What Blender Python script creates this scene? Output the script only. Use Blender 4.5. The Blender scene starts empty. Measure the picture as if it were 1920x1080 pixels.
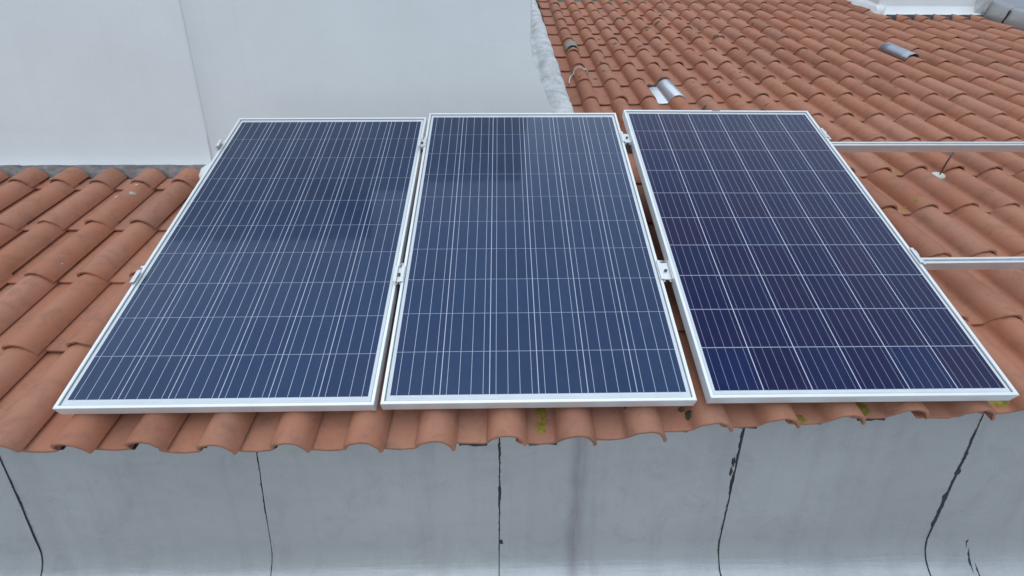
import bpy, bmesh, math, random
from mathutils import Vector, Matrix, noise
random.seed(7)
R = math.radians
scene = bpy.context.scene
COL = scene.collection

# ------------------------------------------------------------------ camera, sky, sun, exposure
cam_d = bpy.data.cameras.new('camera'); cam = bpy.data.objects.new('camera', cam_d); COL.objects.link(cam)
cam.location = (0, 0, 0); cam.rotation_euler = (R(90 - 19.78), 0, R(-1.12))
cam_d.sensor_width = 36; cam_d.lens = 881.9 / 1920 * 36; cam_d.clip_start = 0.02; cam_d.clip_end = 3000
scene.camera = cam
SUN_EL, SUN_AZ = 72, 195            # azimuth measured from +Y towards +X
world = bpy.data.worlds.new('World'); scene.world = world; world.use_nodes = True
wn = world.node_tree.nodes; wl = world.node_tree.links
sky = wn.new('ShaderNodeTexSky'); sky.sky_type = 'NISHITA'; sky.sun_disc = False
sky.sun_elevation = R(SUN_EL); sky.sun_rotation = R(SUN_AZ)
sky.air_density = 1.0; sky.dust_density = 2.0; sky.ozone_density = 1.0; sky.altitude = 300
wn['Background'].inputs['Strength'].default_value = 0.05
wl.new(sky.outputs[0], wn['Background'].inputs['Color'])
sd = bpy.data.lights.new('sun', 'SUN'); sun = bpy.data.objects.new('sun', sd); COL.objects.link(sun)
sd.energy = 1.5; sd.angle = R(116); sd.color = (0.83, 0.945, 1.0)   # overcast: the whole cloud deck glows
d = Vector((math.sin(R(SUN_AZ)) * math.cos(R(SUN_EL)), math.cos(R(SUN_AZ)) * math.cos(R(SUN_EL)), math.sin(R(SUN_EL))))
sun.rotation_euler = d.to_track_quat('Z', 'Y').to_euler()
vs = scene.view_settings; vs.view_transform = 'Standard'; vs.look = 'None'; vs.gamma = 1; vs.use_curve_mapping = False
vs.exposure = 0.84

# ------------------------------------------------------------------ helpers
def tag(o, label=None, cat=None, group=None, kind=None):
    if label: o['label'] = label
    if cat: o['category'] = cat
    if group: o['group'] = group
    if kind: o['kind'] = kind
    return o

def empty(name, loc=(0, 0, 0), mat=None):
    o = bpy.data.objects.new(name, None); COL.objects.link(o)
    o.empty_display_size = 0.05
    if mat is not None: o.matrix_world = mat
    else: o.location = loc
    return o

def link(name, me, parent=None, loc=None, rot=None):
    o = bpy.data.objects.new(name, me); COL.objects.link(o)
    if parent: o.parent = parent
    if loc is not None: o.location = loc
    if rot is not None: o.rotation_euler = rot
    return o

def mesh(name, verts, faces, mat=None, smooth=False):
    me = bpy.data.meshes.new(name); me.from_pydata([tuple(v) for v in verts], [], faces); me.update()
    if mat: me.materials.append(mat)
    if smooth: me.polygons.foreach_set('use_smooth', [True] * len(me.polygons))
    return me

def fix(me):
    bm = bmesh.new(); bm.from_mesh(me); bmesh.ops.recalc_face_normals(bm, faces=bm.faces); bm.to_mesh(me); bm.free(); return me

class MB:
    """collects vertices and faces of one mesh"""
    def __init__(s): s.v = []; s.f = []
    def box(s, x0, x1, y0, y1, z0, z1, M=None):
        b = len(s.v)
        for z in (z0, z1):
            for x, y in ((x0, y0), (x1, y0), (x1, y1), (x0, y1)):
                p = Vector((x, y, z)); s.v.append(M @ p if M else p)
        for q in ((3, 2, 1, 0), (4, 5, 6, 7), (0, 1, 5, 4), (1, 2, 6, 5), (2, 3, 7, 6), (3, 0, 4, 7)):
            s.f.append([b + i for i in q])
    def loft(s, rings, closed=True, cap=True):
        b = len(s.v); n = len(rings[0])
        for r in rings: s.v += [Vector(p) for p in r]
        m = n if closed else n - 1
        for i in range(len(rings) - 1):
            for j in range(m):
                k = (j + 1) % n
                s.f.append([b + i * n + j, b + i * n + k, b + (i + 1) * n + k, b + (i + 1) * n + j])
        if cap and closed:
            s.f.append([b + j for j in range(n)][::-1]); s.f.append([b + (len(rings) - 1) * n + j for j in range(n)])
    def tube(s, pts, rad, n=8):
        rings = []
        for i, p in enumerate(pts):
            p = Vector(p); a = Vector(pts[max(i - 1, 0)]); c = Vector(pts[min(i + 1, len(pts) - 1)])
            t = (c - a).normalized(); u = t.orthogonal().normalized(); w = t.cross(u)
            r = rad[i] if isinstance(rad, (list, tuple)) else rad
            rings.append([p + (u * math.cos(q) + w * math.sin(q)) * r for q in (2 * math.pi * j / n for j in range(n))])
        s.loft(rings)
    def build(s, name, mat, parent=None, smooth=False, bevel=0):
        me = fix(mesh(name, s.v, s.f, mat, smooth)); o = link(name, me, parent)
        if bevel:
            m = o.modifiers.new('b', 'BEVEL'); m.width = bevel; m.segments = 2; m.limit_method = 'ANGLE'; m.angle_limit = R(40)
        return o

def nz(x, y=0.0, z=0.0): return noise.noise(Vector((x, y, z)))

# ------------------------------------------------------------------ materials
def new_mat(name, rough=0.8, metal=0.0, spec=0.5):
    m = bpy.data.materials.new(name); m.use_nodes = True
    n = m.node_tree.nodes; b = n['Principled BSDF']
    b.inputs['Roughness'].default_value = rough; b.inputs['Metallic'].default_value = metal
    b.inputs['Specular IOR Level'].default_value = spec
    return m, n, m.node_tree.links, b

def coord(n, l, kind='Object', scale=(1, 1, 1)):
    t = n.new('ShaderNodeTexCoord'); mp = n.new('ShaderNodeMapping'); mp.inputs['Scale'].default_value = scale
    l.new(t.outputs[kind], mp.inputs['Vector']); return mp.outputs[0]

def wpos(n, l, scale=(1, 1, 1)):
    g = n.new('ShaderNodeNewGeometry'); mp = n.new('ShaderNodeMapping'); mp.inputs['Scale'].default_value = scale
    l.new(g.outputs['Position'], mp.inputs['Vector']); return mp.outputs[0]

def noise_tex(n, l, vec, scale, detail=4, rough=0.55, dist=0.0):
    t = n.new('ShaderNodeTexNoise'); t.inputs['Scale'].default_value = scale; t.inputs['Detail'].default_value = detail
    t.inputs['Roughness'].default_value = rough; t.inputs['Distortion'].default_value = dist
    l.new(vec, t.inputs['Vector']); return t.outputs['Fac']

def ramp(n, l, fac, stops):
    r = n.new('ShaderNodeValToRGB'); e = r.color_ramp.elements
    while len(e) < len(stops): e.new(0.5)
    for i, (p, c) in enumerate(stops):
        e[i].position = p; e[i].color = (*c, 1) if len(c) == 3 else c
    l.new(fac, r.inputs[0]); return r.outputs[0]

def mixc(n, l, fac, a, b, mode='MIX'):
    m = n.new('ShaderNodeMix'); m.data_type = 'RGBA'; m.blend_type = mode
    for s, v in ((m.inputs['Factor'], fac), (m.inputs[6], a), (m.inputs[7], b)):
        if isinstance(v, (int, float)): s.default_value = v
        elif isinstance(v, tuple): s.default_value = (*v, 1)
        else: l.new(v, s)
    return m.outputs[2]

def mth(n, l, op, a, b=0.0):
    m = n.new('ShaderNodeMath'); m.operation = op
    for s, v in ((m.inputs[0], a), (m.inputs[1], b)):
        if isinstance(v, (int, float)): s.default_value = v
        else: l.new(v, s)
    return m.outputs[0]

def bump(n, l, b, h, strength, dist=0.01):
    k = n.new('ShaderNodeBump'); k.inputs['Strength'].default_value = strength; k.inputs['Distance'].default_value = dist
    l.new(h, k.inputs['Height']); l.new(k.outputs[0], b.inputs['Normal'])

def rand01(n, l):
    oi = n.new('ShaderNodeObjectInfo'); g = n.new('ShaderNodeNewGeometry')
    return mth(n, l, 'FRACT', mth(n, l, 'ADD', oi.outputs['Random'], mth(n, l, 'MULTIPLY', g.outputs['Random Per Island'], 7.31)))

def make_tile_mat():
    m, n, l, b = new_mat('terracotta', 0.70, 0, 0.4)
    r = rand01(n, l); P = wpos(n, l)
    base = ramp(n, l, r, [(0, (0.315, 0.118, 0.064)), (0.22, (0.395, 0.152, 0.086)), (0.5, (0.42, 0.172, 0.102)), (0.75, (0.385, 0.142, 0.076)), (0.9, (0.435, 0.190, 0.118)), (1, (0.335, 0.140, 0.086))])
    big = noise_tex(n, l, P, 5.0, 5, 0.6)
    c = mixc(n, l, ramp(n, l, big, [(0.35, (0, 0, 0)), (0.75, (1, 1, 1))]), base, mixc(n, l, 0.45, base, (0.40, 0.215, 0.145)))
    dirt = noise_tex(n, l, P, 14, 8, 0.7, 0.4)
    c = mixc(n, l, mth(n, l, 'MULTIPLY', ramp(n, l, dirt, [(0.50, (0, 0, 0)), (0.76, (1, 1, 1))]), 0.6), c, (0.15, 0.088, 0.062))
    fine = noise_tex(n, l, P, 260, 3, 0.7)
    c = mixc(n, l, ramp(n, l, fine, [(0.62, (0, 0, 0)), (0.8, (0.35, 0.35, 0.35))]), c, (0.17, 0.10, 0.08))
    pale = noise_tex(n, l, P, 38, 6, 0.75, 0.6)
    c = mixc(n, l, ramp(n, l, pale, [(0.66, (0, 0, 0)), (0.84, (0.4, 0.4, 0.4))]), c, (0.5, 0.38, 0.31))
    l.new(c, b.inputs['Base Color'])
    bump(n, l, b, mth(n, l, 'ADD', fine, mth(n, l, 'MULTIPLY', dirt, 1.5)), 0.25, 0.0015)
    return m

def make_paint(name, col, streak=0.5):
    m, n, l, b = new_mat(name, 0.62, 0, 0.35)
    P = wpos(n, l); Ps = wpos(n, l, (6, 6, 0.8))
    a = noise_tex(n, l, P, 1.3, 5, 0.6); s = noise_tex(n, l, Ps, 1.6, 6, 0.65)
    c = mixc(n, l, ramp(n, l, a, [(0.35, (0, 0, 0)), (0.7, (1, 1, 1))]), col, tuple(x * 0.93 for x in col))
    c = mixc(n, l, mth(n, l, 'MULTIPLY', ramp(n, l, s, [(0.55, (0, 0, 0)), (0.85, (1, 1, 1))]), streak), c, tuple(x * 0.82 for x in col))
    l.new(c, b.inputs['Base Color'])
    h = mth(n, l, 'ADD', noise_tex(n, l, P, 9, 5, 0.6), mth(n, l, 'MULTIPLY', noise_tex(n, l, P, 70, 3, 0.6), 0.25))
    bump(n, l, b, h, 0.22, 0.010)
    return m

def make_alu_membrane():
    m, n, l, b = new_mat('aluminium_membrane', 0.5, 0.55, 0.5)
    P = wpos(n, l)
    a = noise_tex(n, l, P, 1.1, 4, 0.6); v = noise_tex(n, l, wpos(n, l, (9, 3, 0.7)), 1.3, 5, 0.6)
    c = mixc(n, l, ramp(n, l, a, [(0.3, (0, 0, 0)), (0.72, (1, 1, 1))]), (0.53, 0.53, 0.523), (0.45, 0.45, 0.453))
    c = mixc(n, l, ramp(n, l, v, [(0.5, (0, 0, 0)), (0.8, (0.5, 0.5, 0.5))]), c, (0.36, 0.35, 0.37))
    sp = noise_tex(n, l, P, 7, 7, 0.75, 0.8)
    c = mixc(n, l, ramp(n, l, sp, [(0.5, (0, 0, 0)), (0.72, (0.45, 0.45, 0.45))]), c, (0.33, 0.325, 0.33))
    gr = noise_tex(n, l, P, 420, 2, 0.6)
    c = mixc(n, l, ramp(n, l, gr, [(0.45, (0, 0, 0)), (0.7, (0.4, 0.4, 0.4))]), c, (0.36, 0.36, 0.365))
    sx = n.new('ShaderNodeSeparateXYZ'); l.new(wpos(n, l), sx.inputs[0])
    dx = mth(n, l, 'ABSOLUTE', mth(n, l, 'ADD', mth(n, l, 'SUBTRACT', sx.outputs[0], 0.262), mth(n, l, 'MULTIPLY', noise_tex(n, l, wpos(n, l, (1, 1, 1.2)), 2.5, 3), -0.05)))
    st = ramp(n, l, mth(n, l, 'MULTIPLY', dx, 10), [(0.0, (0.75, 0.75, 0.75)), (0.5, (0, 0, 0))])
    st = mth(n, l, 'MULTIPLY', st, ramp(n, l, noise_tex(n, l, wpos(n, l, (14, 1, 2)), 2.0, 4), [(0.3, (0.25, 0.25, 0.25)), (0.65, (1, 1, 1))]))
    c = mixc(n, l, st, c, (0.23, 0.20, 0.225))
    l.new(c, b.inputs['Base Color'])
    rn = ramp(n, l, noise_tex(n, l, wpos(n, l, (2, 12, 12)), 2.2, 5, 0.6), [(0.3, (0.28, 0.28, 0.28)), (0.7, (0.46, 0.46, 0.46))])
    l.new(rn, b.inputs['Roughness'])
    w = n.new('ShaderNodeTexWave'); w.bands_direction = 'X'; w.inputs['Scale'].default_value = 52; w.inputs['Distortion'].default_value = 0.6; w.inputs['Detail'].default_value = 1
    l.new(P, w.inputs['Vector'])
    wr = noise_tex(n, l, wpos(n, l, (3, 60, 60)), 1.0, 4, 0.6)
    h = mth(n, l, 'ADD', mth(n, l, 'MULTIPLY', w.outputs['Fac'], 0.16), mth(n, l, 'MULTIPLY', wr, 0.5))
    h = mth(n, l, 'ADD', h, mth(n, l, 'MULTIPLY', noise_tex(n, l, P, 190, 2, 0.6), 0.35))
    h = mth(n, l, 'ADD', h, mth(n, l, 'MULTIPLY', noise_tex(n, l, wpos(n, l, (1.2, 14, 14)), 3.0, 5, 0.65, 0.5), 0.8))
    h = mth(n, l, 'ADD', h, mth(n, l, 'MULTIPLY', noise_tex(n, l, P, 4, 3, 0.5), 3.0))
    bump(n, l, b, h, 0.35, 0.004)
    return m

def flat_mat(name, col, rough=0.8, metal=0.0, var=0.2, sc=30, bs=0.2, bd=0.002, spec=0.4):
    m, n, l, b = new_mat(name, rough, metal, spec); P = wpos(n, l)
    f = noise_tex(n, l, P, sc, 5, 0.65)
    c = mixc(n, l, ramp(n, l, f, [(0.3, (0, 0, 0)), (0.7, (1, 1, 1))]), tuple(x * (1 - var) for x in col), tuple(min(1, x * (1 + var)) for x in col))
    l.new(c, b.inputs['Base Color'])
    if bs: bump(n, l, b, f, bs, bd)
    return m

def cell_mat(name, cols, tint, grain=0.25):
    m, n, l, b = new_mat(name, 0.22, 0, 0.45)
    b.inputs['Specular Tint'].default_value = tint
    oi = n.new('ShaderNodeObjectInfo')
    base = ramp(n, l, oi.outputs['Random'], cols)
    v = n.new('ShaderNodeTexVoronoi'); v.inputs['Scale'].default_value = 70; v.inputs['Randomness'].default_value = 1
    l.new(wpos(n, l, (1, 0.8, 0.8)), v.inputs['Vector'])
    g = n.new('ShaderNodeSeparateColor'); l.new(v.outputs['Color'], g.inputs[0])
    c = mixc(n, l, mth(n, l, 'MULTIPLY', g.outputs[0], grain), base, mixc(n, l, 1.0, base, (1.9, 1.75, 1.5), 'MULTIPLY'))
    cl = noise_tex(n, l, wpos(n, l), 2.3, 3, 0.5)
    c = mixc(n, l, ramp(n, l, cl, [(0.35, (0, 0, 0)), (0.7, (0.4, 0.4, 0.4))]), c, mixc(n, l, 1.0, c, (0.8, 1.25, 1.2), 'MULTIPLY'))
    dust = noise_tex(n, l, wpos(n, l), 5, 6, 0.7)
    c = mixc(n, l, ramp(n, l, dust, [(0.45, (0.0, 0.0, 0.0)), (0.8, (0.018, 0.018, 0.018))]), c, (0.45, 0.45, 0.45))
    l.new(c, b.inputs['Base Color'])
    glassy(b)
    if tint[1] < 0.2: b.inputs['Coat IOR'].default_value = 1.18; b.inputs['Coat Weight'].default_value = 0.8; b.inputs['Specular IOR Level'].default_value = 0.22
    return m

def glassy(b):
    b.inputs['Coat Weight'].default_value = 1.0; b.inputs['Coat Roughness'].default_value = 0.05; b.inputs['Coat IOR'].default_value = 1.30

M_TILE = make_tile_mat()
M_WHITE = make_paint('white_wall_paint', (0.83, 0.835, 0.83), 0.22)
M_WHITE2 = make_paint('white_wall_paint_aged', (0.77, 0.78, 0.78), 0.6)
M_ROLL = flat_mat('painted_mortar', (0.62, 0.63, 0.63), 0.75, 0, 0.26, 9, 0.6, 0.012)
M_ALU = make_alu_membrane()
M_TAR = flat_mat('bitumen', (0.034, 0.034, 0.038), 0.55, 0, 0.4, 60, 0.6, 0.004)
M_MORTAR = flat_mat('grey_mortar', (0.20, 0.175, 0.17), 0.9, 0, 0.4, 26, 0.8, 0.01)
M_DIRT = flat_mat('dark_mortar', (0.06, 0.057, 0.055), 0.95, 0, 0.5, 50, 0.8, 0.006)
M_DECK = flat_mat('deck_concrete', (0.12, 0.10, 0.09), 0.9)
M_FRAME = flat_mat('anodised_aluminium', (0.80, 0.815, 0.82), 0.42, 0.35, 0.03, 12, 0.0)
M_RAIL = flat_mat('rail_aluminium', (0.72, 0.73, 0.74), 0.38, 0.5, 0.05, 20, 0.0)
M_CLAMP = flat_mat('clamp_aluminium', (0.70, 0.71, 0.72), 0.4, 0.5, 0.08, 40, 0.0)
M_STEEL = flat_mat('dull_steel', (0.16, 0.155, 0.15), 0.5, 0.8, 0.2, 60, 0.0)
M_GASKET = flat_mat('gasket', (0.16, 0.18, 0.19), 0.6)
M_FOIL = flat_mat('aluminium_foil', (0.60, 0.63, 0.66), 0.32, 0.75, 0.06, 16, 0.5, 0.004)
M_FOIL2 = flat_mat('dull_foil', (0.34, 0.37, 0.42), 0.4, 0.6, 0.12, 30, 0.4, 0.004)
M_LICHEN = flat_mat('lichen', (0.27, 0.20, 0.035), 0.95, 0, 0.35, 70, 0.6, 0.003)
M_DEBRIS = flat_mat('debris', (0.11, 0.09, 0.065), 0.95, 0, 0.5, 90, 0.6, 0.004)
M_MOSS = flat_mat('moss', (0.085, 0.080, 0.050), 0.95, 0, 0.5, 90, 0.8, 0.004)
M_SPOT = flat_mat('dried_droppings', (0.46, 0.42, 0.37), 0.9)
M_SEAL = flat_mat('white_sealant', (0.66, 0.65, 0.60), 0.7, 0, 0.1, 40, 0.3)
M_CEMENT = flat_mat('cement_band', (0.30, 0.31, 0.29), 0.9, 0, 0.2, 40, 0.5)
M_STAIN = flat_mat('water_stain', (0.30, 0.285, 0.30), 0.6, 0.35, 0.1, 12, 0.0)
M_FLOOR = flat_mat('terrace_concrete', (0.38, 0.38, 0.37), 0.8, 0, 0.15, 6, 0.3, 0.004)
M_GROUND = flat_mat('ground', (0.16, 0.15, 0.12), 0.95, 0, 0.4, 0.05, 0.0)
M_HILL = flat_mat('wooded_hill', (0.07, 0.095, 0.06), 0.95, 0, 0.75, 0.12, 0.0)
M_CELL_A = cell_mat('blue_cell', [(0, (0.0045, 0.0115, 0.040)), (0.5, (0.0055, 0.014, 0.046)), (1, (0.0065, 0.0175, 0.052))], (0.06, 0.36, 1.0, 1))
M_CELL_B = cell_mat('violet_cell', [(0, (0.0075, 0.005, 0.029)), (0.45, (0.005, 0.006, 0.033)), (0.8, (0.0045, 0.0075, 0.038)), (1, (0.004, 0.011, 0.050))], (0.03, 0.12, 0.85, 1))
def sheet_mat(name, col):
    m = flat_mat(name, col, 0.5, 0, 0.04, 12, 0.0); glassy(m.node_tree.nodes['Principled BSDF']); return m
M_BACK = sheet_mat('white_backsheet', (0.36, 0.40, 0.50))
M_MARGIN = sheet_mat('white_margin', (0.62, 0.65, 0.68))
M_BUS = sheet_mat('tinned_ribbon', (0.50, 0.53, 0.64))
M_BUS_P = sheet_mat('tinned_ribbon_dull', (0.30, 0.30, 0.42))

# ------------------------------------------------------------------ setting: ground, hill, terrace
FLOOR = -1.835
def sheet(name, x0, x1, y0, y1, z, mat):
    return tag(link(name, mesh(name, [(x0, y0, z), (x1, y0, z), (x1, y1, z), (x0, y1, z)], [(0, 1, 2, 3)], mat)), kind='structure')
sheet('ground', -1500, 1500, -1500, 1500, -9.0, M_GROUND)
b = MB(); b.box(-6, 9, -6, 1.30, FLOOR - 0.3, FLOOR - 0.006)
tag(b.build('terrace_floor', M_FLOOR), kind='structure')
hv = []; hf = []; NX, NY = 60, 14
for j in range(NY):
    for i in range(NX):
        x = -420 + 840 * i / (NX - 1); t = j / (NY - 1); y = 70 + 330 * t
        hv.append((x, y, -9.2 + 100 * math.sin(t * math.pi / 2) ** 1.2 * (0.85 + 0.25 * nz(x * 0.01, y * 0.01, 3)) + 3.0 * nz(x * .07, y * .07, 1) * (t > 0)))
for j in range(NY - 1):
    for i in range(NX - 1):
        a = j * NX + i; hf.append((a, a + 1, a + NX + 1, a + NX))
tag(link('hill', mesh('hill', hv, hf, M_HILL, True)), kind='structure')

# ------------------------------------------------------------------ roof frame: origin at the eave, u up the slope, n out of it
SL = R(22.5); EY, EZ = 1.25, -0.985
RM = Matrix(((1, 0, 0, 0), (0, math.cos(SL), -math.sin(SL), EY), (0, math.sin(SL), math.cos(SL), EZ), (0, 0, 0, 1)))
def rp(x, v, h=0.0): return RM @ Vector((x, v, h))
TW, EXPO, TL = 0.2232, 0.396, 0.455
TIP0 = -1.486
OFF = [(-9, -0.018), (0.25, -0.018), (0.6, 0.020), (1.2, 0.050), (1.9, 0.087), (2.4, 0.113), (3.5, 0.108), (9, 0.085)]
def off(x):
    for (a, p), (c, q) in zip(OFF, OFF[1:]):
        if x <= c: return p + (q - p) * (x - a) / (c - a)
    return OFF[-1][1]
PROF = [(-0.030, 0.010), (-0.022, 0.0005), (0.000, -0.001), (0.040, -0.002), (0.080, 0.0), (0.0865, 0.004), (0.0905, 0.018), (0.098, 0.038), (0.114, 0.0565),
        (0.133, 0.0660), (0.152, 0.0685), (0.171, 0.0660), (0.190, 0.0565), (0.2055, 0.038), (0.2125, 0.024), (0.2155, 0.015), (0.2170, 0.0105)]
PULL = [0.017, 0.017, 0.017, 0.017, 0.017, 0.015, 0.010, 0.005, 0.002, 0, 0, 0, 0, 0, 0, -0.001, -0.003]   # the pan ends a little short of the roll
BC = 0.152
def prof_at(k, s, inset=0.0):
    """one point of the tile's cross-section, tapered up the tile"""
    x, h = PROF[k]; t = s / TL
    if k >= 5:
        sc = 1 - 0.015 * t; x = BC + (x - BC) * sc; h = h * sc
    h += 0.0165 * (1 - s / EXPO)
    if inset:
        a = PROF[max(k - 1, 0)]; c = PROF[min(k + 1, len(PROF) - 1)]
        tx, th = c[0] - a[0], c[1] - a[1]; L = math.hypot(tx, th)
        x += th / L * inset; h -= tx / L * inset
    return x, h
def tile_h(xl, s):
    xs = [prof_at(k, s) for k in range(len(PROF))]
    for (a, p), (c, q) in zip(xs, xs[1:]):
        if a <= xl <= c: return p + (q - p) * (xl - a) / (c - a)
    return 0.0
def tile_cell(x, v):
    k = math.floor((x - (TIP0 - TW)) / TW)       # column k spans [TIP0-TW+k*TW, TIP0+k*TW]
    x0 = TIP0 - TW + k * TW; i = math.floor((v - off(x0 + 0.11)) / EXPO)
    return k, i, x - x0, v - off(x0 + 0.11) - i * EXPO
def surf(x, v, lift=0.0):
    k, i, xl, s = tile_cell(x, v)
    return rp(x, v, tile_h(xl, s) + lift)

def tile_mesh(seed, tl=TL):
    rr = random.Random(seed); n = len(PROF); V = []; F = []
    j = [rr.uniform(-0.0012, 0.0012) for _ in range(n)]; w = [rr.uniform(-0.002, 0.002) for _ in range(n)]
    def row(s, inset, ds=0.0):
        b0 = len(V)
        for k in range(n):
            x, h = prof_at(k, s, inset); V.append((x, s + (w[k] + PULL[k] if s < 0.05 else 0), h + j[k]))
        return b0
    rows = [row(0.0, 0.0035), row(0.004, 0.0), row(tl, 0.0)]
    bot = [row(0.0, 0.0115), row(tl, 0.0115)]
    for a, c in zip(rows, rows[1:]):
        for k in range(n - 1): F.append((a + k, a + k + 1, c + k + 1, c + k))
    for k in range(n - 1): F.append((bot[0] + k, bot[1] + k, bot[1] + k + 1, bot[0] + k + 1))
    for k in range(n - 1): F.append((bot[0] + k, bot[0] + k + 1, rows[0] + k + 1, rows[0] + k))
    F.append((rows[0], rows[1], rows[2], bot[1], bot[0])); e = n - 1
    F.append((rows[0] + e, bot[0] + e, bot[1] + e, rows[2] + e, rows[1] + e))
    me = mesh('roof_tile', V, F, M_TILE, True)
    bm = bmesh.new(); bm.from_mesh(me); bmesh.ops.recalc_face_normals(bm, faces=bm.faces)
    for ed in bm.edges:
        if len(ed.link_faces) == 2 and ed.calc_face_angle(0) > R(50): ed.smooth = False
    bm.to_mesh(me); bm.free()
    return me
TILES = [tile_mesh(s) for s in range(6)]
SHORT = [tile_mesh(20 + s, 0.135) for s in range(3)]

roof = tag(empty('tiled_roof', mat=RM), 'sloping roof of weathered terracotta tiles in overlapping courses under the solar panels', 'roof', kind='thing')
# which part of the roof carries tiles
def covered(x, v):
    if x < -1.72: return v < 1.86
    if x < 0.24: return v < 2.10
    if 4.52 < x < 5.9: return v < 5.52
    return v < 6.42
# panel outlines in the picture decide which tiles are seen (to rank them only)
PT = R(31.5)
PM = [Matrix.Translation(o) @ Matrix.Rotation(R(rz), 4, 'Z') @ Matrix.Rotation(R(ry), 4, 'Y') @ Matrix.Rotation(R(rx), 4, 'X') for o, rx, ry, rz in
      (((-1.399, 1.270, -0.844), 30.95, -0.22, -0.24), ((-0.385, 1.260, -0.834), 31.54, -0.10, -0.01), ((0.647, 1.255, -0.821), 31.69, 0.27, 0.25))]
PW, PH = 0.992, 1.65
CI = (Matrix.Rotation(R(-1.12), 4, 'Z') @ Matrix.Rotation(R(90 - 19.78), 4, 'X')).inverted()
def pix(p):
    q = CI @ p
    if q.z > -0.05: return None
    return 960 + 881.9 * q.x / -q.z, 540 - 881.9 * q.y / -q.z
POLY = [[pix(m @ Vector(c)) for c in ((0, 0, 0), (PW, 0, 0), (PW, PH, 0), (0, PH, 0))] for m in PM]
def in_poly(p, P):
    return all((P[(i + 1) % 4][0] - P[i][0]) * (p[1] - P[i][1]) - (P[(i + 1) % 4][1] - P[i][1]) * (p[0] - P[i][0]) <= 0 for i in range(4))
tiles = []
for k in range(-10, 35):
    x0 = TIP0 - TW + k * TW
    if x0 > 5.62: continue
    for i in range(0, 17):
        v0 = off(x0 + 0.11) + i * EXPO
        if not covered(x0 + 0.15, v0 + 0.06): continue
        if 0.0 < x0 < 0.30 and v0 > 2.1: continue
        seen = 0
        for a in (0.02, 0.08, 0.15, 0.2):
            for s in (0.02, 0.14, 0.26, 0.38):
                p = pix(rp(x0 + a, v0 + s, 0.03))
                if p and -20 < p[0] < 1940 and -20 < p[1] < 1100 and not any(in_poly(p, P) for P in POLY): seen += 1
        dist = (rp(x0 + 0.1, v0 + 0.2)).length
        tiles.append((-seen / dist ** 2.6, k, i, x0, v0))
tiles.sort()
FOILED = {tile_cell(1.37, 3.16)[:2]: (M_FOIL, 'tile wrapped in shiny aluminium foil')}
CEM = {}
rest = MB()
for rank, (sc, k, i, x0, v0) in enumerate(tiles):
    rr = random.Random(k * 131 + i * 17)
    M = Matrix.Translation((x0 + rr.uniform(-0.0025, 0.0025), v0 + rr.uniform(-0.007, 0.007) + (rr.uniform(-0.010, 0.004) if i == 0 else 0), rr.uniform(-0.001, 0.002))) \
        @ Matrix.Rotation(rr.uniform(-0.010, 0.010), 4, 'Z') @ Matrix.Rotation(rr.uniform(-0.006, 0.006), 4, 'Y')
    me = TILES[rr.randrange(len(TILES))] if not (x0 < -1.80 and i == 4) else SHORT[rr.randrange(3)]
    if rank < 298 and sc < 0:
        if (k, i) in FOILED:
            me = me.copy(); me.materials.clear(); me.materials.append(FOILED[(k, i)][0])
        o = link('roof_tile', me, roof); o.matrix_local = M
        if (k, i) in FOILED: o['label'] = FOILED[(k, i)][1]
    else:
        b0 = len(rest.v); rest.v += [M @ v.co for v in me.vertices]; rest.f += [[b0 + q for q in p.vertices] for p in me.polygons]
me = mesh('roof_tile_field', rest.v, rest.f, M_TILE, True)
try: me.set_sharp_from_angle(angle=R(50))
except Exception: pass
tag(link('roof_tile_field', me, roof), kind='stuff')
# deck under the tiles, set back from the eave
b = MB(); 
for x0, x1, v1 in ((-3.9, -1.72, 2.0), (-1.72, 0.24, 2.3), (0.24, 5.75, 6.40)): b.box(x0, x1, 0.21, v1, -0.16, -0.045)
b.build('roof_deck', M_DECK, roof)
# back slope beyond the ridge
b = MB(); b.box(0.2, 9.0, 0, 5, -0.1, 0, M=RM.inverted() @ Matrix.Translation(rp(0, 6.42, -0.02)) @ Matrix.Rotation(-SL, 4, 'X'))
b.build('back_slope', M_DECK, roof)
# dark mortar bedding that shows under the pans along the eave
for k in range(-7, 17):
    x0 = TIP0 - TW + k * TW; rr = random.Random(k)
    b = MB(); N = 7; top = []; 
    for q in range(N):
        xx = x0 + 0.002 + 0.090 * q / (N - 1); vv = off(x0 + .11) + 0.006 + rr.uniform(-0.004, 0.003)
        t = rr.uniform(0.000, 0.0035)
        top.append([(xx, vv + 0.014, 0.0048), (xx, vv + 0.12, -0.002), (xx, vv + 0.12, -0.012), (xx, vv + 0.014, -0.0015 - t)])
    b.loft(top); b.build('mortar_bed', M_DIRT, roof)

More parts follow.
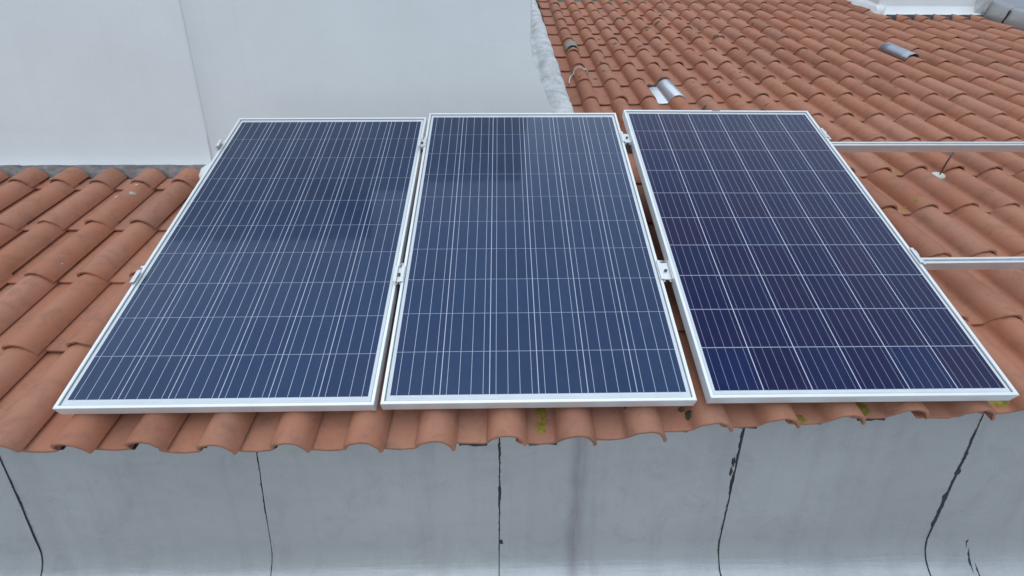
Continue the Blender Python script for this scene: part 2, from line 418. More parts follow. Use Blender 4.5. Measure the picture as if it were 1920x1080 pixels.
# ------------------------------------------------------------------ growths and marks lying on the tiles
def patch(name, x, v, rx, rv, mat, lift=0.002, seed=0, n=14, rings=3, parent=None):
    """irregular thin crust that follows the tile surface"""
    rr = random.Random(seed); V = [surf(x, v, lift + 0.003)]; F = []
    amp = [1 + 0.35 * nz(math.cos(2 * math.pi * j / n) * 1.7 + seed * 3.1, math.sin(2 * math.pi * j / n) * 1.7, seed) + rr.uniform(-0.12, 0.12) for j in range(n)]
    for q in range(1, rings + 1):
        for j in range(n):
            a = 2 * math.pi * j / n; f = q / rings * amp[j]
            V.append(surf(x + rx * f * math.cos(a), v + rv * f * math.sin(a), lift * (1.0 if q < rings else -0.3) + 0.001 * rr.random()))
    for j in range(n): F.append((0, 1 + j, 1 + (j + 1) % n))
    for q in range(rings - 1):
        for j in range(n):
            a = 1 + q * n; c = 1 + (q + 1) * n; k = (j + 1) % n; F.append((a + j, c + j, c + k, a + k))
    inv = RM.inverted()
    return link(name, fix(mesh(name, [inv @ p for p in V], F, mat, True)), roof)
LI = [(0.125, 0.115, 0.020, 0.030), (0.118, 0.052, 0.020, 0.024), (0.133, 0.078, 0.012, 0.022), (0.255, 0.10, 0.006, 0.012), (0.99, 0.075, 0.02, 0.02), (1.21, 0.11, 0.035, 0.03),
      (1.665, 0.16, 0.05, 0.05), (1.70, 0.13, 0.03, 0.035), (2.185, 1.345, 0.030, 0.018), (2.37, 1.74, 0.025, 0.018), (-1.655, 0.185, 0.014, 0.02), (3.05, 2.93, 0.02, 0.015)]
for q, (x, v, a, c) in enumerate(LI): patch('lichen_patch', x, v, a, c, M_LICHEN, 0.0022, q, 20)
MO = [(0.60, 0.115, 0.014, 0.016), (0.612, 0.085, 0.010, 0.022), (0.40, 0.10, 0.006, 0.01), (1.50, 2.70, 0.03, 0.03), (1.74, 2.75, 0.04, 0.02), (1.95, 2.70, 0.05, 0.025), (1.76, 3.15, 0.03, 0.03),
      (1.83, 3.07, 0.04, 0.05), (1.10, 4.20, 0.04, 0.05), (0.93, 3.75, 0.03, 0.04), (1.02, 4.6, 0.03, 0.05), (1.33, 4.1, 0.04, 0.04), (1.55, 4.75, 0.03, 0.05), (1.30, 5.2, 0.04, 0.05), (1.75, 5.1, 0.03, 0.05), (2.2, 4.5, 0.03, 0.06), (0.80, 3.4, 0.03, 0.03)]
for q, (x, v, a, c) in enumerate(MO): patch('moss_patch', x, v, a * 0.7, c * 0.7, M_MOSS if q < 3 else M_DEBRIS, 0.002, 40 + q, 18)
rr = random.Random(5)
for q, (x, v, a) in enumerate([(-1.93, 1.62, .006), (-1.99, 1.53, .008), (-1.97, 1.45, .012), (-2.27, 1.36, .006), (-1.74, 1.60, .006), (-1.86, 1.53, .005), (-2.32, 1.66, .008), (-1.62, 1.63, .006), (-2.48, 1.58, .007), (-2.02, 1.40, .008), (-1.95, 0.87, .006), (2.52, 1.58, .006)]):
    patch('dropping', x, v, a, a * 1.2, M_SPOT, 0.0015, 90 + q, 9, 2)
for q in range(36):                      # small grains of debris on the upper courses
    x = rr.uniform(0.6, 3.6); v = rr.uniform(2.6, 5.6)
    patch('debris_speck', x, v, rr.uniform(.006, .014), rr.uniform(.006, .018), M_DEBRIS if q % 6 else M_SPOT, 0.002, 140 + q, 7, 1)
# dull grey foil strip over one barrel far up on the right, cement ring and white cord over the first barrels
def saddle(name, xc, v0, v1, mat, half=0.062, lift=0.004, wob=0.0, lab=None, n=14, m=5):
    k, i, xl, s = tile_cell(xc, v0); bc = TIP0 - TW + k * TW + BC; V = []; F = []; inv = RM.inverted()
    for r_ in range(m):
        for j in range(n):
            x = bc - half + 2 * half * j / (n - 1); v = v0 + (v1 - v0) * r_ / (m - 1) + wob * nz(j * .7, r_ * 3.1, xc)
            q = tile_cell(x, v0)
            V.append(inv @ rp(x, v, max(tile_h(x - bc + BC, max(0.0, (v - v0) * 0.6)) + lift, 0.012)))
    for r_ in range(m - 1):
        for j in range(n - 1):
            a = r_ * n + j; F.append((a, a + 1, a + n + 1, a + n))
    o = link(name, mesh(name, V, F, mat, True), roof); s = o.modifiers.new('t', 'SOLIDIFY'); s.thickness = 0.003; s.offset = 1
    if lab: o['label'] = lab
    return o
saddle('foil_strip', 3.83, 3.80, 4.20, M_FOIL2, 0.064, 0.016, 0.012, 'dull grey foil strip over one barrel')
saddle('cement_band', 0.70, 4.05, 4.22, M_CEMENT, 0.062, 0.012, 0.01, 'grey cement band round one barrel')
def bead(name, pts, rad, mat, parent=None):
    b = MB(); b.tube(pts, rad, 7); return b.build(name, mat, parent, True)

# ------------------------------------------------------------------ low wall under the eave: aluminium bitumen sheets with tar seams
WY = 1.474; ZC = FLOOR + 0.19; CR = 0.19
wall = tag(empty('terrace_wall', (0, WY, FLOOR)), 'low wall below the eave clad in silvery roofing membrane with black tarred joints', 'wall', kind='thing')
def path(t):
    """wall section: down the face, round the cove, out over the floor; returns y, z and outward normal"""
    h = (-1.02) - ZC
    if t < h: return WY, -1.02 - t, (-1, 0)
    a = (t - h) / CR
    if a < math.pi / 2: return WY - CR + CR * math.cos(a), ZC - CR * math.sin(a), (-math.cos(a), math.sin(a))
    return WY - CR - (t - h - CR * math.pi / 2), FLOOR, (0, 1)
HT = (-1.02) - ZC; TEND = HT + CR * math.pi / 2 + 1.6
def tvals():
    t = [0, 0.2, 0.4, HT - 0.04]; t += [HT + CR * math.pi / 2 * q / 10 for q in range(11)]; t += [HT + CR * math.pi / 2 + q for q in (0.05, 0.2, 0.6, 1.0, 1.6)]
    return t
SE = [-3.72, -2.79, -1.872, -0.920, -0.016, 0.905, 1.803, 2.71, 3.64]
LEAN = {-1.872: -0.010, -0.920: -0.034, -0.016: -0.008, 0.905: -0.011, 1.803: -0.03}
b = MB(); b.box(-4.2, 4.6, WY + 0.008, WY + 0.25, FLOOR - 0.3, -1.03); bb = b.build('core', M_DECK, wall); bb.location = (0, -WY, -FLOOR)
wall_parts = []
for q, (x0, x1) in enumerate(zip(SE, SE[1:])):
    rings = []; rr = random.Random(q)
    NXS = 12
    for t in tvals():
        y, z, nn = path(t); ring = []; X0 = x0 + LEAN.get(x0, 0) * min(t, HT + .1) / HT; X1 = x1 + LEAN.get(x1, 0) * min(t, HT + .1) / HT
        for j in range(NXS + 1):
            x = X0 + 0.002 + (X1 - X0 - 0.004) * j / NXS
            w = 0.004 * nz(x * 2.1, t * 3.0, 5) + 0.0025 * nz(x * 6, t * 9, 8) + (0.002 if q % 2 else 0.0)
            ring.append((x, y + nn[0] * (0.004 + w), z + nn[1] * (0.004 + w)))
        for j in range(NXS, -1, -1):
            x = X0 + 0.002 + (X1 - X0 - 0.004) * j / NXS; ring.append((x, y, z))
        rings.append(ring)
    b = MB(); b.loft(rings); o = b.build('membrane_sheet', M_ALU, wall, True); o.location = (0, -WY, -FLOOR)
    o.data.set_sharp_from_angle(angle=R(45))
def wpt(x, t, lift=0.008):
    y, z, nn = path(t); return Vector((x, y + nn[0] * lift, z + nn[1] * lift))
LEAN = {-1.872: -0.010, -0.920: -0.034, -0.016: -0.008, 0.905: -0.011, 1.803: -0.03}
def seam_x(x, t): return x + LEAN.get(x, 0.0) * min(t, HT + 0.1) / HT
def tnear(z): return -1.02 - z
def ribbon(name, pts, wid, lift, mat, parent):
    """lumpy bead lying on the wall: list of (x, t), half-width at each"""
    V = []; F = []
    for (x, t), w in zip(pts, wid):
        for e, lf in ((-1, 0.004), (-0.4, lift), (0.4, lift), (1, 0.004)):
            V.append(wpt(x + (e * w if isinstance(w, float) else (w[0] if e < 0 else w[1]) * e), t, lf))
    for i in range(len(pts) - 1):
        for j in range(3): a = i * 4 + j; F.append((a, a + 1, a + 5, a + 4))
    o = link(name, fix(mesh(name, V, F, mat, True)), parent); o.location = (0, -WY, -FLOOR); return o
SEAM = {-1.872: (0.0026, 0.9, 0), -0.920: (0.0026, 1.1, 0), -0.016: (0.0032, 1.5, 0), 0.905: (0.0030, 1.5, 0), 1.803: (0.0034, 1.6, 0), -2.79: (0.004, 1, 0), 2.71: (0.004, 1, 0)}
for x, (w0, amp, lean) in SEAM.items():
    pts = []; wid = []; N = 300
    for q in range(N):
        t = TEND * 0.75 * q / (N - 1)
        f = nz(x * 7, t * 9, 2); g = nz(x * 11, t * 48, 6); h = 2.2 * nz(x * 5, t * 130, 9)
        wl_ = w0 * (0.7 + amp * (max(0, f * 2.2) + max(0, g) * 1.2 + 0.35 * h)); wr_ = w0 * (0.7 + amp * (max(0, f * 1.2) + max(0, -g) * 1.0 + 0.7 * nz(t * 140, x, 4)))
        if t > HT - 0.05: wl_ *= 0.55; wr_ *= 0.55
        pts.append((seam_x(x, t) + 0.005 * nz(t * 4, x, 1) + 0.002 * nz(t * 30, x, 7), t)); wid.append((max(wl_, 0.0009), max(wr_, 0.0009)))
    ribbon('tar_seam', pts, wid, 0.0075, M_TAR, wall)
def blot(name, x, z, rx, rz_, mat, seed, lift=0.006, parent=wall):
    n = 16; t = tnear(z); V = [wpt(x, t, lift)]; F = []
    for j in range(n):
        a = 2 * math.pi * j / n; f = 1 + 0.75 * nz(math.cos(a) * 2.2 + seed, math.sin(a) * 2.2, seed * 2.3) + 0.35 * nz(math.cos(a) * 6 + seed, math.sin(a) * 6, 1)
        V.append(wpt(x + rx * f * math.cos(a), t + rz_ * f * math.sin(a), 0.0045))
    for j in range(n): F.append((0, 1 + j, 1 + (j + 1) % n))
    o = link(name, fix(mesh(name, V, F, mat, True)), parent); o.location = (0, -WY, -FLOOR); return o
for q, (x, z, a, c) in enumerate([(-0.030, -1.19, .005, .030), (-0.026, -1.25, .004, .03), (-0.030, -1.325, .009, .007), (-0.021, -1.385, .008, .05), (-0.016, -1.64, .008, .012), (0.888, -1.25, .007, .022), (0.884, -1.30, .006, .02), (0.895, -1.36, .006, .05),
                                  (1.790, -1.31, .010, .030), (1.797, -1.24, .008, .035), (1.776, -1.44, .009, .018), (1.782, -1.52, .005, .02), (-1.878, -1.40, .008, .010), (-0.947, -1.63, .006, .016), (-0.938, -1.33, .005, .014)]):
    blot('tar_blot', x, z, a, c, M_TAR, q)
blot('tar_blot', 1.945, -1.68, .013, .026, M_TAR, 31); blot('tar_blot', 1.955, -1.74, .006, .05, M_TAR, 32); blot('tar_blot', 1.975, -1.80, .004, .035, M_TAR, 36); blot('tar_blot', 1.38, -1.68, .004, .012, M_TAR, 33)
for q, (x, z) in enumerate([(1.285, -1.595), (1.30, -1.585), (1.306, -1.592), (1.312, -1.583), (1.345, -1.580), (1.372, -1.575), (1.40, -1.572), (1.43, -1.57), (1.292, -1.583), (1.303, -1.60)]):
    blot('paint_drop', x, z, .0035, .004, M_SPOT, 60 + q, 0.0075)

# ------------------------------------------------------------------ white rendered walls behind the panels
def prism(name, outline, y0, y1, mat, parent, bev=0.012):
    """outline in x, z extruded from y0 to y1"""
    b = MB(); b.loft([[(x, y0, z) for x, z in outline], [(x, y1, z) for x, z in outline]]); return b.build(name, mat, parent, False, bev)
lb = tag(empty('white_wall', (-3, 2.95, -0.3)), 'tall smooth white wall standing over the bare tiles left of the panels', 'wall', kind='thing', group='white walls behind the panels')
o = prism('wall_body', [(-6.5, -0.9), (-1.737, -0.9), (-1.737, 3.6), (-6.5, 3.6)], 2.95, 7.3, M_WHITE, lb, 0.015); o.location = (3, -2.95, 0.3)
# flared foot of the render, then the mortar fillet onto the tiles
rings = []
for q in range(41):
    x = -6.4 + (4.655) * q / 40; w = 0.004 * nz(x * 4, 0, 1)
    rings.append([(x, 2.9499, -0.08), (x, 2.9488, -0.15), (x, 2.946 + w * .1, -0.20), (x, 2.9415 + w * .4, -0.238), (x, 2.934 + w, -0.262 + 0.004 * nz(x * 13, 1, 2)), (x, 2.949, -0.262)])
b = MB(); b.loft(rings); o = b.build('wall_foot', M_WHITE, lb, True); o.data.set_sharp_from_angle(angle=R(40)); o.location = (3, -2.95, 0.3)
rings = []
for q in range(140):
    x = -6.4 + 4.68 * q / 139; e = nz(x * 9, 2, 0) * 0.012 + nz(x * 31, 5, 0) * 0.008
    p = rp(x, 1.70 + e, 0.0); h = 0.012
    kx = tile_cell(x, 1.70)[2]; hh = tile_h(min(max(kx, -0.02), 0.219), 0.12)
    rings.append([(x, 2.938, -0.258), tuple(rp(x, 1.765 + e * .4, hh * .55 + 0.018 + 0.008 * nz(x * 20, 1, 1))), tuple(rp(x, 1.712 + e, hh * 0.85 + 0.006)), tuple(rp(x, 1.70 + e, -0.03)), (x, 2.93, -0.36)])
b = MB(); b.loft(rings); o = b.build('mortar_fillet', M_MORTAR, lb, True); o.location = (3, -2.95, 0.3)
# lump of white render at the corner
b = MB(); rings = []
for q in range(9):
    a = math.pi * q / 8; s_ = math.sin(a)
    rings.append([(-1.80 + 0.20 * q / 8 + 0.0, 2.90 - (0.03 + 0.13 * s_) * math.cos(c) + 0.01 * nz(q, c, 3), -0.345 + (0.02 + 0.085 * s_) * math.sin(c) + 0.008 * nz(q * 2, c * 2, 5)) for c in [math.pi * j / 7 for j in range(8)]])
b.loft(rings); o = b.build('render_lump', M_WHITE2, lb, True); o.location = (3, -2.95, 0.3)

mb = tag(empty('white_wall', (-0.8, 3.0, -0.3)), 'pale white wall directly behind the panels, with a lumpy mortar edge beside the right roof', 'wall', kind='thing', group='white walls behind the panels')
o = prism('wall_body', [(-1.9, -0.9), (0.169, -0.9), (0.169, 1.98), (-1.9, 1.98)], 3.0, 7.3, M_WHITE, mb, 0.01); o.location = (0.8, -3.0, 0.3)
rings = []
for q in range(14):
    z = 0.40 - 0.90 * q / 13; t = max(0, (0.360 - z)); xr = 0.1692 + 0.40 * t * (0.6 + 0.4 * min(1, t / 0.2))
    xr = min(xr, 0.42)
    rings.append([(-0.10, 2.9992, z), (xr, 2.9992, z), (xr + 0.004, 3.03, z), (0.172, 3.30, z), (-0.10, 3.30, z)])
b = MB(); b.loft(rings); o = b.build('flared_foot', M_WHITE, mb, False); o.location = (0.8, -3.0, 0.3)
b = MB(); pl = [(-1.7365, 2.952), (-1.715, 2.968), (-1.67, 2.984), (-1.60, 2.9935), (-1.48, 2.9996), (-1.7365, 3.001)]
b.loft([[(x, y, -0.8) for x, y in pl], [(x, y, 1.97) for x, y in pl]]); o = b.build('corner_fillet', M_WHITE, mb, True); o.data.set_sharp_from_angle(angle=R(50)); o.location = (0.8, -3.0, 0.3)
# mortar roll along the wall's right side, running up the slope
rings = []; N = 320
for q in range(N):
    v = 2.15 + 4.25 * q / (N - 1); xr = 0.525 - 0.020 * (v - 2.7); ring = []
    for j in range(29):
        c = j / 28; x = 0.17 + (xr - 0.17) * c
        roll = 0.075 * math.sqrt(max(0, 1 - ((c - 0.70) / 0.31) ** 2)); flatp = 0.055 * (1 - min(1, c / 0.5)) + 0.035 * (c < 0.55)
        h = max(roll, flatp) + 0.02
        e = 0.030 * nz(x * 6, v * 3.2, 2) + 0.006 * nz(x * 20, v * 9, 4) - 0.020 * max(0, 1 - abs(nz(x * 4, v * 3.3, 9)) / 0.05)
        ring.append(tuple(rp(x, v, (h + e) if j < 28 else -0.02)))
    ring.append(tuple(rp(0.17, v, -0.06))); rings.append(ring)
b = MB(); b.loft(rings); o = b.build('mortar_edge', M_ROLL, mb, True); o.location = (0.8, -3.0, 0.3)

ch = tag(empty('chimney_block', (5.1, 6.32, 1.1)), 'white rendered block rising from the far top right corner of the tiles', 'chimney', kind='thing')
o = prism('wall_body', [(4.5, 0.6), (5.72, 0.6), (5.72, 3.0), (4.5, 3.0)], 6.33, 7.6, M_WHITE, ch, 0.02); o.location = (-5.1, -6.32, -1.1)
rings = []
for q in range(30):
    x = 4.47 + 1.22 * q / 29; w = 0.012 * nz(x * 5, 0, 1)
    rings.append([(x, 6.331, 1.27), (x, 6.30 + w, 1.20), (x, 6.25 + w, 1.165), (x, 6.245 + w, 1.142 + 0.006 * nz(x * 11, 1, 2)), (x, 6.331, 1.12)])
b = MB(); b.loft(rings); o = b.build('wall_foot', M_WHITE, ch, True); o.data.set_sharp_from_angle(angle=R(40)); o.location = (-5.1, -6.32, -1.1)
rings = []
for q in range(24):
    v = 5.42 + 1.0 * q / 23; w = 0.03 * nz(v * 7, 0, 1)
    rings.append([tuple(rp(4.503, v, 0.16)), tuple(rp(4.488 + w * .3, v, 0.11)), tuple(rp(4.46 + w, v, 0.065)), tuple(rp(4.45 + w, v, -0.03)), tuple(rp(4.503, v, -0.03))])
b = MB(); b.loft(rings); o = b.build('side_foot', M_WHITE, ch, True); o.location = (-5.1, -6.32, -1.1)
rings = []
for q in range(50):
    x = 4.55 + 1.15 * q / 49; e = 0.02 * nz(x * 9, 2, 0)
    rings.append([(x, 6.33, 1.135), tuple(rp(x, 5.42 + e, 0.075)), tuple(rp(x, 5.36 + e, 0.05)), tuple(rp(x, 5.35 + e, -0.03)), (x, 6.33, 1.0)])
b = MB(); b.loft(rings); o = b.build('mortar_fillet', M_DIRT, ch, True); o.location = (-5.1, -6.32, -1.1)

pw = tag(empty('party_wall', (5.73, 5.0, 0.6)), 'low grey parapet clad in membrane sheets along the far right edge of the tiles', 'wall', kind='thing')
JO = [-0.6, 1.6, 3.4, 5.15, 6.6]
b = MB(); b.box(5.76, 7.3, -0.6, 6.6, -0.3, 0.185, M=RM); o = b.build('core', M_DECK, pw); o.location = (-5.73, -5.0, -0.6)
for v0, v1 in zip(JO, JO[1:]):
    rings = []
    for q in range(13):
        v = v0 + 0.004 + (v1 - v0 - 0.008) * q / 12; w = 0.008 * nz(v * 3, 1, 1)
        sec = [(5.735 + w, -0.05), (5.738 + w, 0.09), (5.742 + w, 0.185 + w * .5), (5.756, 0.203), (5.79, 0.206 + w * .6), (6.5, 0.20 + w), (7.3, 0.20), (7.3, 0.188), (5.765, 0.188), (5.757, 0.18), (5.757, -0.05)]
        rings.append([tuple(rp(x, v, h)) for x, h in sec])
    b = MB(); b.loft(rings); o = b.build('membrane_sheet', M_ALU, pw, True); o.data.set_sharp_from_angle(angle=R(45)); o.location = (-5.73, -5.0, -0.6)
for v in JO[1:4]:
    pts = [tuple(rp(5.733 - 0.002, v + 0.012 * nz(h * 20, v, 1), h)) for h in (-0.03, 0.0, 0.03, 0.06, 0.09, 0.12, 0.15, 0.18)]
    o = bead('tar_seam', pts, [0.004, .006, .004, .006, .005, .007, .009, .010], M_TAR, pw); o.location = (-5.73, -5.0, -0.6)
rings = []
for q in range(12):
    h = -0.02 + 0.30 * q / 11; w = 0.03 * nz(q * 1.3, 2, 7)
    rings.append([tuple(rp(5.66 + w, 5.47, h)), tuple(rp(5.72 + w * .4, 5.44, h)), tuple(rp(5.775, 5.47 + w, h)), tuple(rp(5.775, 5.60, h)), tuple(rp(5.66, 5.60, h))])
b = MB(); b.loft(rings); o = b.build('corner_mortar', M_ROLL, pw, True); o.location = (-5.73, -5.0, -0.6)

# ------------------------------------------------------------------ solar panels
FR = [(0.0, -0.0012), (0.0012, 0.0), (0.0098, 0.0), (0.011, -0.0012), (0.011, -0.010), (0.004, -0.010), (0.004, -0.0375), (0.026, -0.0375), (0.026, -0.040), (0.0, -0.040)]
def frame_rail(parent, a, c, inw):
    """extruded frame bar from corner a to corner c, mitred at both ends; inw points into the panel"""
    a = Vector(a); c = Vector(c); t = (c - a).normalized(); inw = Vector(inw); b = MB(); e = 0.0002
    b.loft([[a + inw * p + t * (p + e) + Vector((0, 0, z)) for p, z in FR], [c + inw * p - t * (p + e) + Vector((0, 0, z)) for p, z in FR]])
    return b.build('frame_bar', M_FRAME, parent)
def box_mesh(name, w, h, t, mat):
    b = MB(); b.box(-w / 2, w / 2, -h / 2, h / 2, -t, 0); me = fix(mesh(name, b.v, b.f, mat)); return me
CW, CG, CH_, RG = 0.1545, 0.0026, 0.1565, 0.0022
Z0 = -0.0060
def make_panel(idx, label, cmat, nb, col_gap, row_gap, bus_mat):
    root = tag(empty('solar_panel', mat=PM[idx]), label, 'solar panel', 'solar panels in a row on the tiled roof')
    for a, c, i in (((0, 0, 0), (PW, 0, 0), (0, 1, 0)), ((PW, 0, 0), (PW, PH, 0), (-1, 0, 0)), ((PW, PH, 0), (0, PH, 0), (0, -1, 0)), ((0, PH, 0), (0, 0, 0), (1, 0, 0))):
        frame_rail(root, a, c, i)
    m = 0.0111
    b = MB(); b.box(m, PW - m, m, PH - m, Z0 - 0.004, Z0 - 0.0006); b.build('backsheet', M_BACK, root)
    cw, ch = CW, CH_
    TWd = 6 * cw + 5 * col_gap; THt = 10 * ch + 9 * row_gap; X0 = (PW - TWd) / 2; Y0 = (PH - THt) / 2
    # pale margin round the cells, gasket line against the frame
    b = MB()
    for x0, x1, y0, y1 in ((m, PW - m, m, Y0 - .001), (m, PW - m, PH - Y0 + .001, PH - m), (m, X0 - .001, Y0 - .001, PH - Y0 + .001), (PW - X0 + .001, PW - m, Y0 - .001, PH - Y0 + .001)):
        b.box(x0, x1, y0, y1, Z0 - 0.0006, Z0 - 0.0004)
    b.build('margin', M_MARGIN, root)
    b = MB(); g = 0.0022
    for x0, x1, y0, y1 in ((m, PW - m, m, m + g), (m, PW - m, PH - m - g, PH - m), (m, m + g, m + g, PH - m - g), (PW - m - g, PW - m, m + g, PH - m - g)):
        b.box(x0, x1, y0, y1, Z0 - 0.0004, Z0 + 0.0006)
    b.build('gasket', M_GASKET, root)
    cm = box_mesh('solar_cell', cw, ch, 0.0005, cmat); rb = box_mesh('busbar', 0.0014 if nb == 4 else 0.0012, THt + 0.006, 0.0003, bus_mat)
    gp = box_mesh('column_gap', col_gap * 0.8, THt, 0.0003, M_BUS if nb == 5 else bus_mat)
    for i in range(6):
        for j in range(10):
            o = link('solar_cell', cm, root, (X0 + cw / 2 + i * (cw + col_gap), Y0 + ch / 2 + j * (ch + row_gap), Z0))
        for q in range(nb):
            link('busbar', rb, root, (X0 + i * (cw + col_gap) + cw * (q + 0.5) / nb, PH / 2, Z0 + 0.0003))
        if i < 5: link('column_gap', gp, root, (X0 + (i + 1) * (cw + col_gap) - col_gap / 2, PH / 2, Z0 + 0.00005))
    for q, yy in enumerate((Y0 - 0.009, PH - Y0 + 0.009)):
        for k in range(3):
            w = 2 * cw - 0.03 if k != 1 else 2 * cw - 0.05
            me = box_mesh('collector_ribbon', w, 0.005, 0.0003, M_MARGIN); link('collector_ribbon', me, root, (X0 + cw + col_gap / 2 + k * 2 * (cw + col_gap), yy, Z0 + 0.0001))
    return root
make_panel(0, 'left solar panel of three, blue cells, its left edge over the bare tiles', M_CELL_A, 4, 0.0028, 0.0022, M_BUS)
make_panel(1, 'middle solar panel of three, its blue cells mirroring the dark edge of the wall', M_CELL_A, 4, 0.0028, 0.0022, M_BUS)
p3 = make_panel(2, 'right solar panel of three, darker violet cells with five thin lines each', M_CELL_B, 5, 0.0036, 0.0032, M_BUS_P)
b = MB(); b.box(0.475, 0.515, PH - 0.009, PH - 0.003, 0.0, 0.0006); b.build('grey_sticker', flat_mat('grey_sticker', (0.16, 0.17, 0.18), 0.6), p3)

# ------------------------------------------------------------------ mounting rails (in the plane of the middle panel)
BM_ = Matrix.Translation((0, 1.260, -0.834)) @ Matrix.Rotation(PT, 4, 'X')
RS = [(-0.016, -0.001), (-0.015, 0.0), (-0.006, 0.0), (-0.005, -0.001), (-0.005, -0.012), (0.005, -0.012), (0.005, -0.001), (0.006, 0.0), (0.015, 0.0), (0.016, -0.001), (0.016, -0.042), (-0.016, -0.042)]
def rail(v, x0, x1, label, dv=0.0):
    o_ = BM_ @ Vector((0, v, -0.0412)); M = Matrix.Translation(o_) @ Matrix.Rotation(PT, 4, 'X')
    b = MB(); b.loft([[(x0, p, z) for p, z in RS], [(x1, p + dv, z) for p, z in RS]]); o = b.build('mounting_rail', M_RAIL); o.matrix_world = M
    return tag(o, label, 'rail', 'aluminium mounting rails under the panels')
rail(1.434, -1.43, 3.2, 'upper aluminium mounting rail standing clear of the tiles to the right of the panels')
rail(0.602, -1.43, 3.2, 'lower aluminium mounting rail close above the tiles right of the panels', 0.03)

# ------------------------------------------------------------------ clamps
def clamp(x, v, kind, label, gap=0.04, ln=0.080, lift=0.0):
    M = BM_ @ Matrix.Translation((x, v, lift)); root = tag(empty('panel_clamp', mat=M), label, 'clamp', 'clamps holding the panels to the rails')
    h = gap / 2
    if kind == 'mid':
        b = MB(); b.box(-h - 0.008, -h + 0.004, -ln / 2, ln / 2, 0.0012, 0.0042); b.box(-h + 0.001, -h + 0.004, -ln / 2, ln / 2, -0.016, 0.0012); b.box(-h + 0.004, -h + 0.012 if gap > .03 else -h + .008, -ln / 2, ln / 2, -0.016, -0.013)
        b.build('left_jaw', M_CLAMP, root, False, 0.0006)
        b = MB(); b.box(h - 0.004, h + 0.008, -ln / 2, ln / 2, 0.0012, 0.0042); b.box(h - 0.004, h - 0.001, -ln / 2, ln / 2, -0.016, 0.0012); b.box(h - 0.012 if gap > .03 else h - .008, h - 0.004, -ln / 2, ln / 2, -0.016, -0.013)
        b.build('right_jaw', M_CLAMP, root, False, 0.0006)
        b = MB(); b.box(-h + 0.0045, h - 0.0045, -ln / 2 + 0.006, ln / 2 - 0.006, -0.0128, -0.006); b.box(-h + .006, h - .006, -0.012, 0.012, -0.040, -0.013); b.build('channel', M_CLAMP, root, False, 0.0006)
    else:
        s = 1 if kind == 'right' else -1
        b = MB(); X = sorted((s * -0.010, s * 0.003)); b.box(X[0], X[1], -ln / 2, ln / 2, 0.0012, 0.0045)
        X = sorted((s * 0.0012, s * 0.005)); b.box(X[0], X[1], -ln / 2, ln / 2, -0.040, 0.0012)
        if kind == 'left':
            X = sorted((s * 0.003, s * 0.008)); b.box(X[0], X[1], -ln / 2, ln / 2, -0.003, 0.0012)
        else:
            X = sorted((s * 0.005, s * 0.024)); b.box(X[0], X[1], -ln / 2 + .004, ln / 2, -0.014, -0.010)
            X = sorted((s * 0.021, s * 0.024)); b.box(X[0], X[1], -ln / 2 + .004, ln / 2, -0.0398, -0.014)
        b.build('jaw', M_CLAMP, root, False, 0.0006)
    cx = 0 if kind == 'mid' else (0.013 if kind == 'right' else -0.013); z = -0.006 if kind == 'mid' else -0.010
    for yy in (() if kind == 'left' else (0.0,)):
        b = MB(); n = 12
        b.loft([[(cx + r_ * math.cos(2 * math.pi * j / n), yy + r_ * math.sin(2 * math.pi * j / n), zz) for j in range(n)] for r_, zz in ((0.0062, z), (0.0062, z + 0.006), (0.0035, z + 0.006), (0.0035, z + 0.002))])
        b.build('bolt', M_STEEL, root)
gl, gr = (-0.407 - 0.385) / 2, (0.607 + 0.647) / 2
clamp(gl, 1.385, 'mid', 'upper silver clamp bridging the gap between left and middle panels', 0.022, 0.07, 0.002)
clamp(gl, 0.53, 'mid', 'lower silver clamp bridging the gap between left and middle panels', 0.022, 0.08, 0.002)
clamp(gr, 1.425, 'mid', 'upper silver clamp bridging the wide gap between middle and right panels', 0.040, 0.085, 0.004)
clamp(gr, 0.54, 'mid', 'lower silver clamp bridging the wide gap between middle and right panels', 0.040, 0.095, 0.004)
clamp(1.640, 1.445, 'right', 'silver end clamp on the right panel edge where the upper rail emerges', 0.04, 0.08, 0.012)
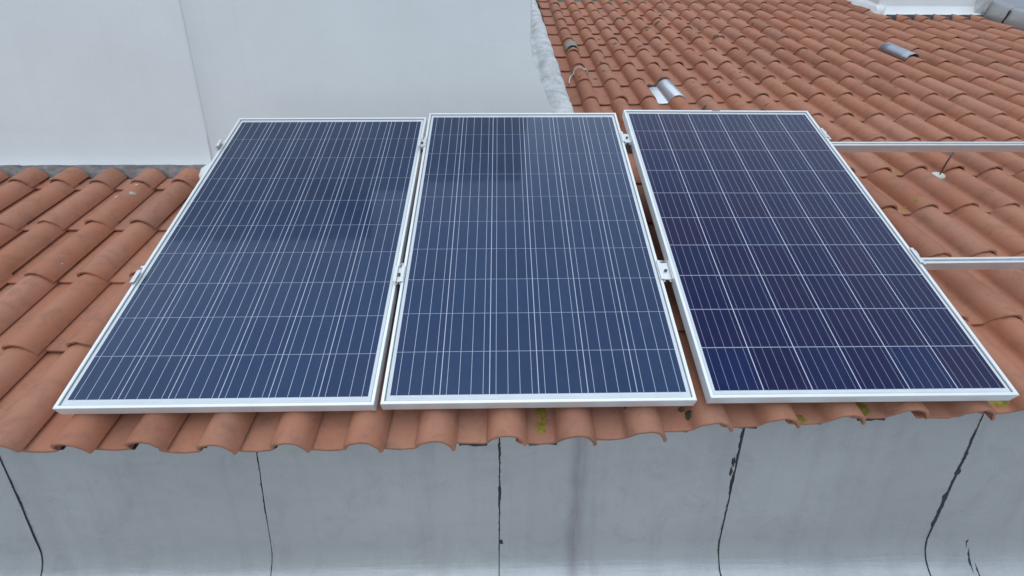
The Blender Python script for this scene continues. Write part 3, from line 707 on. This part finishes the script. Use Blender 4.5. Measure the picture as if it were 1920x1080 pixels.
clamp(1.640, 0.600, 'right', 'silver end clamp on the right panel edge where the lower rail emerges', 0.04, 0.08, 0.012)
clamp(-1.395, 0.535, 'left', 'silver end clamp halfway down the outer edge of the left panel', 0.04, 0.06, -0.010)
clamp(-1.400, 1.395, 'left', 'silver end clamp on the outer edge of the left panel near the white wall', 0.04, 0.055, -0.010)

# ------------------------------------------------------------------ rod that props the upper rail
F = rp(2.545, 1.655, 0.045)
rt = tag(empty('support_rod', F), 'thin dark steel rod standing on a white sealant pad and propping the upper rail', 'support')
nrm = Vector((0, -math.sin(SL), math.cos(SL)))
b = MB(); b.tube([(0, 0, -0.03), tuple(nrm * 0.08), tuple(nrm * 0.165)], 0.0045, 10); b.build('rod', M_STEEL, rt, True)
b = MB()
top = nrm * 0.155; rl = (BM_ @ Vector((0, 1.45, -0.065))) - F; rl.x = 0
b.tube([tuple(top), tuple(Vector((0.0, rl.y, rl.z)))], 0.006, 8); b.build('bracket', M_STEEL, rt, True)
b = MB(); n = 12; rings = []
for rr_, zz in ((0.034, -0.022), (0.036, -0.004), (0.030, 0.006), (0.012, 0.010)):
    rings.append([Matrix.Rotation(SL, 3, 'X') @ Vector((rr_ * 1.15 * math.cos(2 * math.pi * j / n) * (1 + 0.15 * nz(j, 3, 1)), rr_ * 0.95 * math.sin(2 * math.pi * j / n) * (1 + 0.2 * nz(j, 7, 2)), zz)) for j in range(n)])
b.loft(rings); b.build('sealant_pad', M_SEAL, rt, True)

# white cord lying over the first barrels beside the mortar edge
pts = []
for q in range(15):
    x = 0.60 + 0.155 * q / 14; v = 3.42 + 0.03 * math.sin(q * 0.5); k, i, xl, s = tile_cell(x, v)
    pts.append(tuple(rp(x, v, tile_h(xl, s) + 0.018)))
pts = [tuple(rp(0.555, 3.22, 0.03)), tuple(rp(0.565, 3.30, 0.03)), tuple(rp(0.585, 3.39, 0.03))] + pts
tag(bead('sealant_cord', pts, 0.006, M_SEAL), 'thin whitish cord looped over a barrel tile beside the mortar edge', 'cord')
